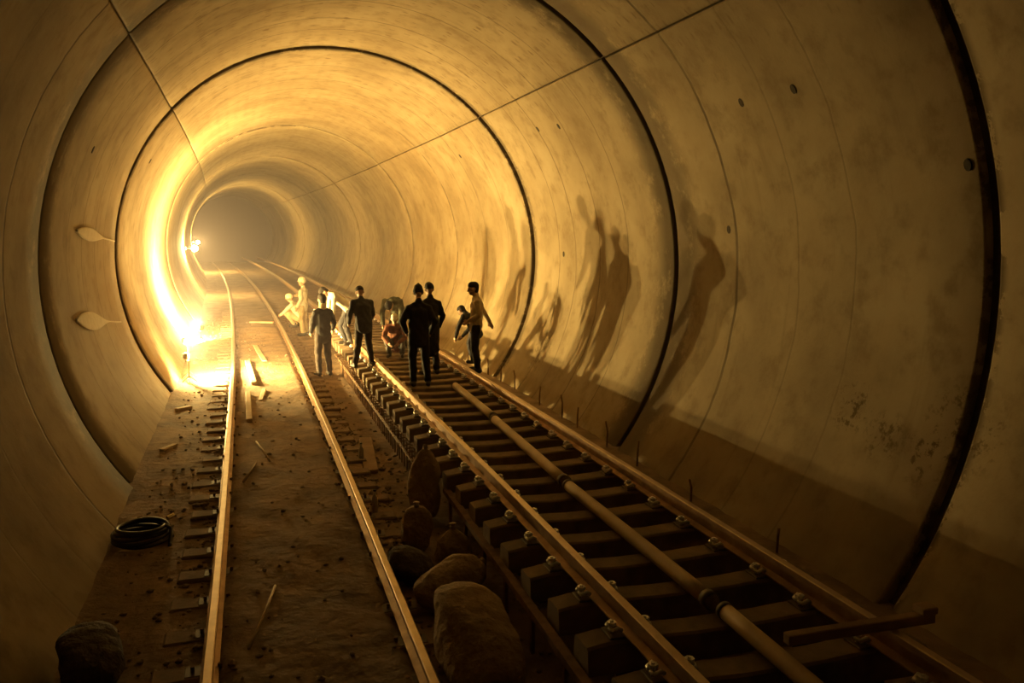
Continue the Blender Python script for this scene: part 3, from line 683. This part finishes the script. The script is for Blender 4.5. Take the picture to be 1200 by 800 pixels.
# ------------------------------------------------------------------ hose coil, loose boards, sticks
e = empty('hose_coil', (-1.27, 9.4, floor_h(-1.23, 9.4) - 0.008)); tag(e, 'coiled black hose lying by the foot of the left wall', 'hose')
pts = []
for k in range(130):
    a = 2 * PI * k / 26; rr = .30 - .012 * (k / 26) + .012 * math.sin(a * 1.3); pts.append((rr * math.cos(a), rr * 1.0 * math.sin(a), .03 + .033 * k / 26 + .008 * math.sin(2.2 * a)))
pts += [(.30, -.02 - .05 * i, max(.2 - .05 * i, .03)) for i in range(1, 6)]
MB().tube(pts, .020, 8).build('hose_loops', M['hose'], e, True)
MB().tube([(.25, .10, .21), (.31, .16, .22)], .026, 8).build('hose_fitting', M['brass'], e)
def stick(name, label, cat, a, b, r, mat, flat=None, grp=None):
    a, b = V(a), V(b); mid = (a + b) / 2; rz = math.atan2(b.y - a.y, b.x - a.x); L = (b - a).length
    z = floor_h(mid.x - cx(mid.y), mid.y)
    if flat: o = MB().box((0, 0, flat / 2 - .012), (L, 2 * r, flat), min(flat, r) * .2).build(name, M[mat])
    else: o = MB().tube([(-L / 2, 0, r), (-L * .1, .02 * L * .3, r * 1.05), (L / 2, 0, r)], r, 10).build(name, M[mat], None, True)
    o.location = (mid.x, mid.y, z - .003); o.rotation_euler = (0, 0, rz); return tag(o, label, cat, grp)
stick('board', 'pale board lying along the left rail, nearest of the loose boards', 'board', (-.21, 14.6, 0), (-.25, 17.2, 0), .05, 'pale_timber', .06)
stick('board', 'pale board beyond the nearest one, lit bright by the work lights', 'board', (-.14, 18.2, 0), (-.30, 21.4, 0), .06, 'pale_timber', .07)
stick('board', 'short pale board leaning askew between the rails near the work lights', 'board', (.10, 21.6, 0), (-.12, 24.6, 0), .06, 'pale_timber', .05)
stick('board', 'short pale block of board beside the nearest pale board', 'board', (-.02, 16.4, 0), (.06, 17.6, 0), .04, 'pale_timber', .05)
stick('plank', 'long plank laid across the left track beyond the work lights', 'plank', (-.30, 31.1, 0), (.50, 30.8, 0), .06, 'pale_timber', .06)
stick('stick', 'thin bent stick crossing the dirt between the left rails', 'stick', (-.10, 13.2, 0), (.08, 12.0, 0), .014, 'pale_timber')
stick('stick', 'thin stick leaning toward the left rail in the dirt', 'stick', (-.10, 11.9, 0), (-.26, 11.0, 0), .014, 'timber')
stick('stick', 'long thin pale stick on the dirt in the foreground between the left rails', 'stick', (.06, 7.6, 0), (-.16, 6.45, 0), .012, 'pale_timber')
stick('plank', 'weathered plank lying between the two tracks near the tall narrow sack', 'plank', (1.40, 11.3, 0), (1.55, 13.2, 0), .10, 'timber', .05)
stick('board', 'short board end on the walkway by the left wall foot', 'board', (-1.45, 13.2, 0), (-1.28, 13.5, 0), .04, 'pale_timber', .05)
stick('board', 'board scrap farther along the walkway by the left wall foot', 'board', (-1.50, 16.2, 0), (-1.25, 16.4, 0), .05, 'pale_timber', .06)
def bottle(label, x, y):
    e = empty('bottle', (x, y, floor_h(x - cx(y), y))); MB().tube([(0, 0, 0), (0, 0, .17), (0, 0, .21), (0, 0, .25)], [.035, .035, .014, .014], 12).build('bottle_body', M['pale_buff'], e, True)
    MB().tube([(0, 0, .25), (0, 0, .27)], .017, 10).build('cap', M['hose'], e); return tag(e, label, 'bottle', 'bottles between the tracks')
bottle('small pale bottle standing beside the weathered plank', 1.34, 11.9)
bottle('small pale bottle standing by the squarish sack', 1.22, 9.55)

# loose rubble along the track edges: far too many to count
mb = MB(); rnd = random.Random(3)
ico = bmesh.new(); bmesh.ops.create_icosphere(ico, subdivisions=1, radius=1); iv = [p.co.copy() for p in ico.verts]; ico.verts.index_update(); if_ = [[p.index for p in q.verts] for q in ico.faces]; ico.free()
for _ in range(2600):
    z_ = rnd.random(); s = 3.5 + 30 * rnd.random() ** 1.4
    u = rnd.gauss(1.38, .12) if z_ < .35 else (rnd.gauss(-.58, .10) if z_ < .55 else (rnd.uniform(1.3, 2.3) if z_ < .8 else (rnd.uniform(-1.35, -.7) if z_ < .92 else rnd.uniform(-.3, .95))))
    r = rnd.uniform(.008, .03) * (1.6 if rnd.random() < .06 else 1)
    c = V(lin(u, s, floor_h(u, s) + r * .3)); sc = V((rnd.uniform(.7, 1.3), rnd.uniform(.7, 1.3), rnd.uniform(.5, .9))) * r
    mb.add([c + V((p.x * sc.x * rnd.uniform(.8, 1.2), p.y * sc.y, p.z * sc.z)) for p in iv], if_)
o = mb.build('rubble', M['rubble']); o['kind'] = 'stuff'; o['label'] = 'loose stone rubble scattered along the track edges'; o['category'] = 'rubble'

# ------------------------------------------------------------------ haze of dust and fumes beyond the lights; near part imitates lens bloom round them
vs_, fs = [], []; na = 28
HS = [16.5 + (92 - 16.5) * j / 40 for j in range(41)]
for s in HS:
    for i in range(na): 
        a = FLOOR_A + 0.02 + (PI - 2 * FLOOR_A - 0.04) * i / (na - 1); vs_.append(ringpt(a, s, R - 0.10))
fs = [(j * na + i, j * na + (i + 1) % na, (j + 1) * na + (i + 1) % na, (j + 1) * na + i) for j in range(40) for i in range(na)] + [tuple(range(na)), tuple(40 * na + i for i in range(na - 1, -1, -1))]
me = mesh('haze', vs_, fs)
bm_ = bmesh.new(); bm_.from_mesh(me); bmesh.ops.recalc_face_normals(bm_, faces=bm_.faces[:]); bm_.to_mesh(me); bm_.free()
hm = bpy.data.materials.new('dust_haze'); hm.use_nodes = True; nt = hm.node_tree; nt.nodes.clear()
sc_ = N(nt, 'ShaderNodeVolumeScatter'); sc_.inputs['Color'].default_value = (1.0, 0.86, 0.95, 1); sc_.inputs['Density'].default_value = 0.0058
ou = N(nt, 'ShaderNodeOutputMaterial'); nt.links.new(sc_.outputs[0], ou.inputs['Volume'])
o = link('haze', me, hm); o['kind'] = 'stuff'; o['label'] = 'thin dusty haze hanging in the tunnel beyond the workers'; o['category'] = 'haze'
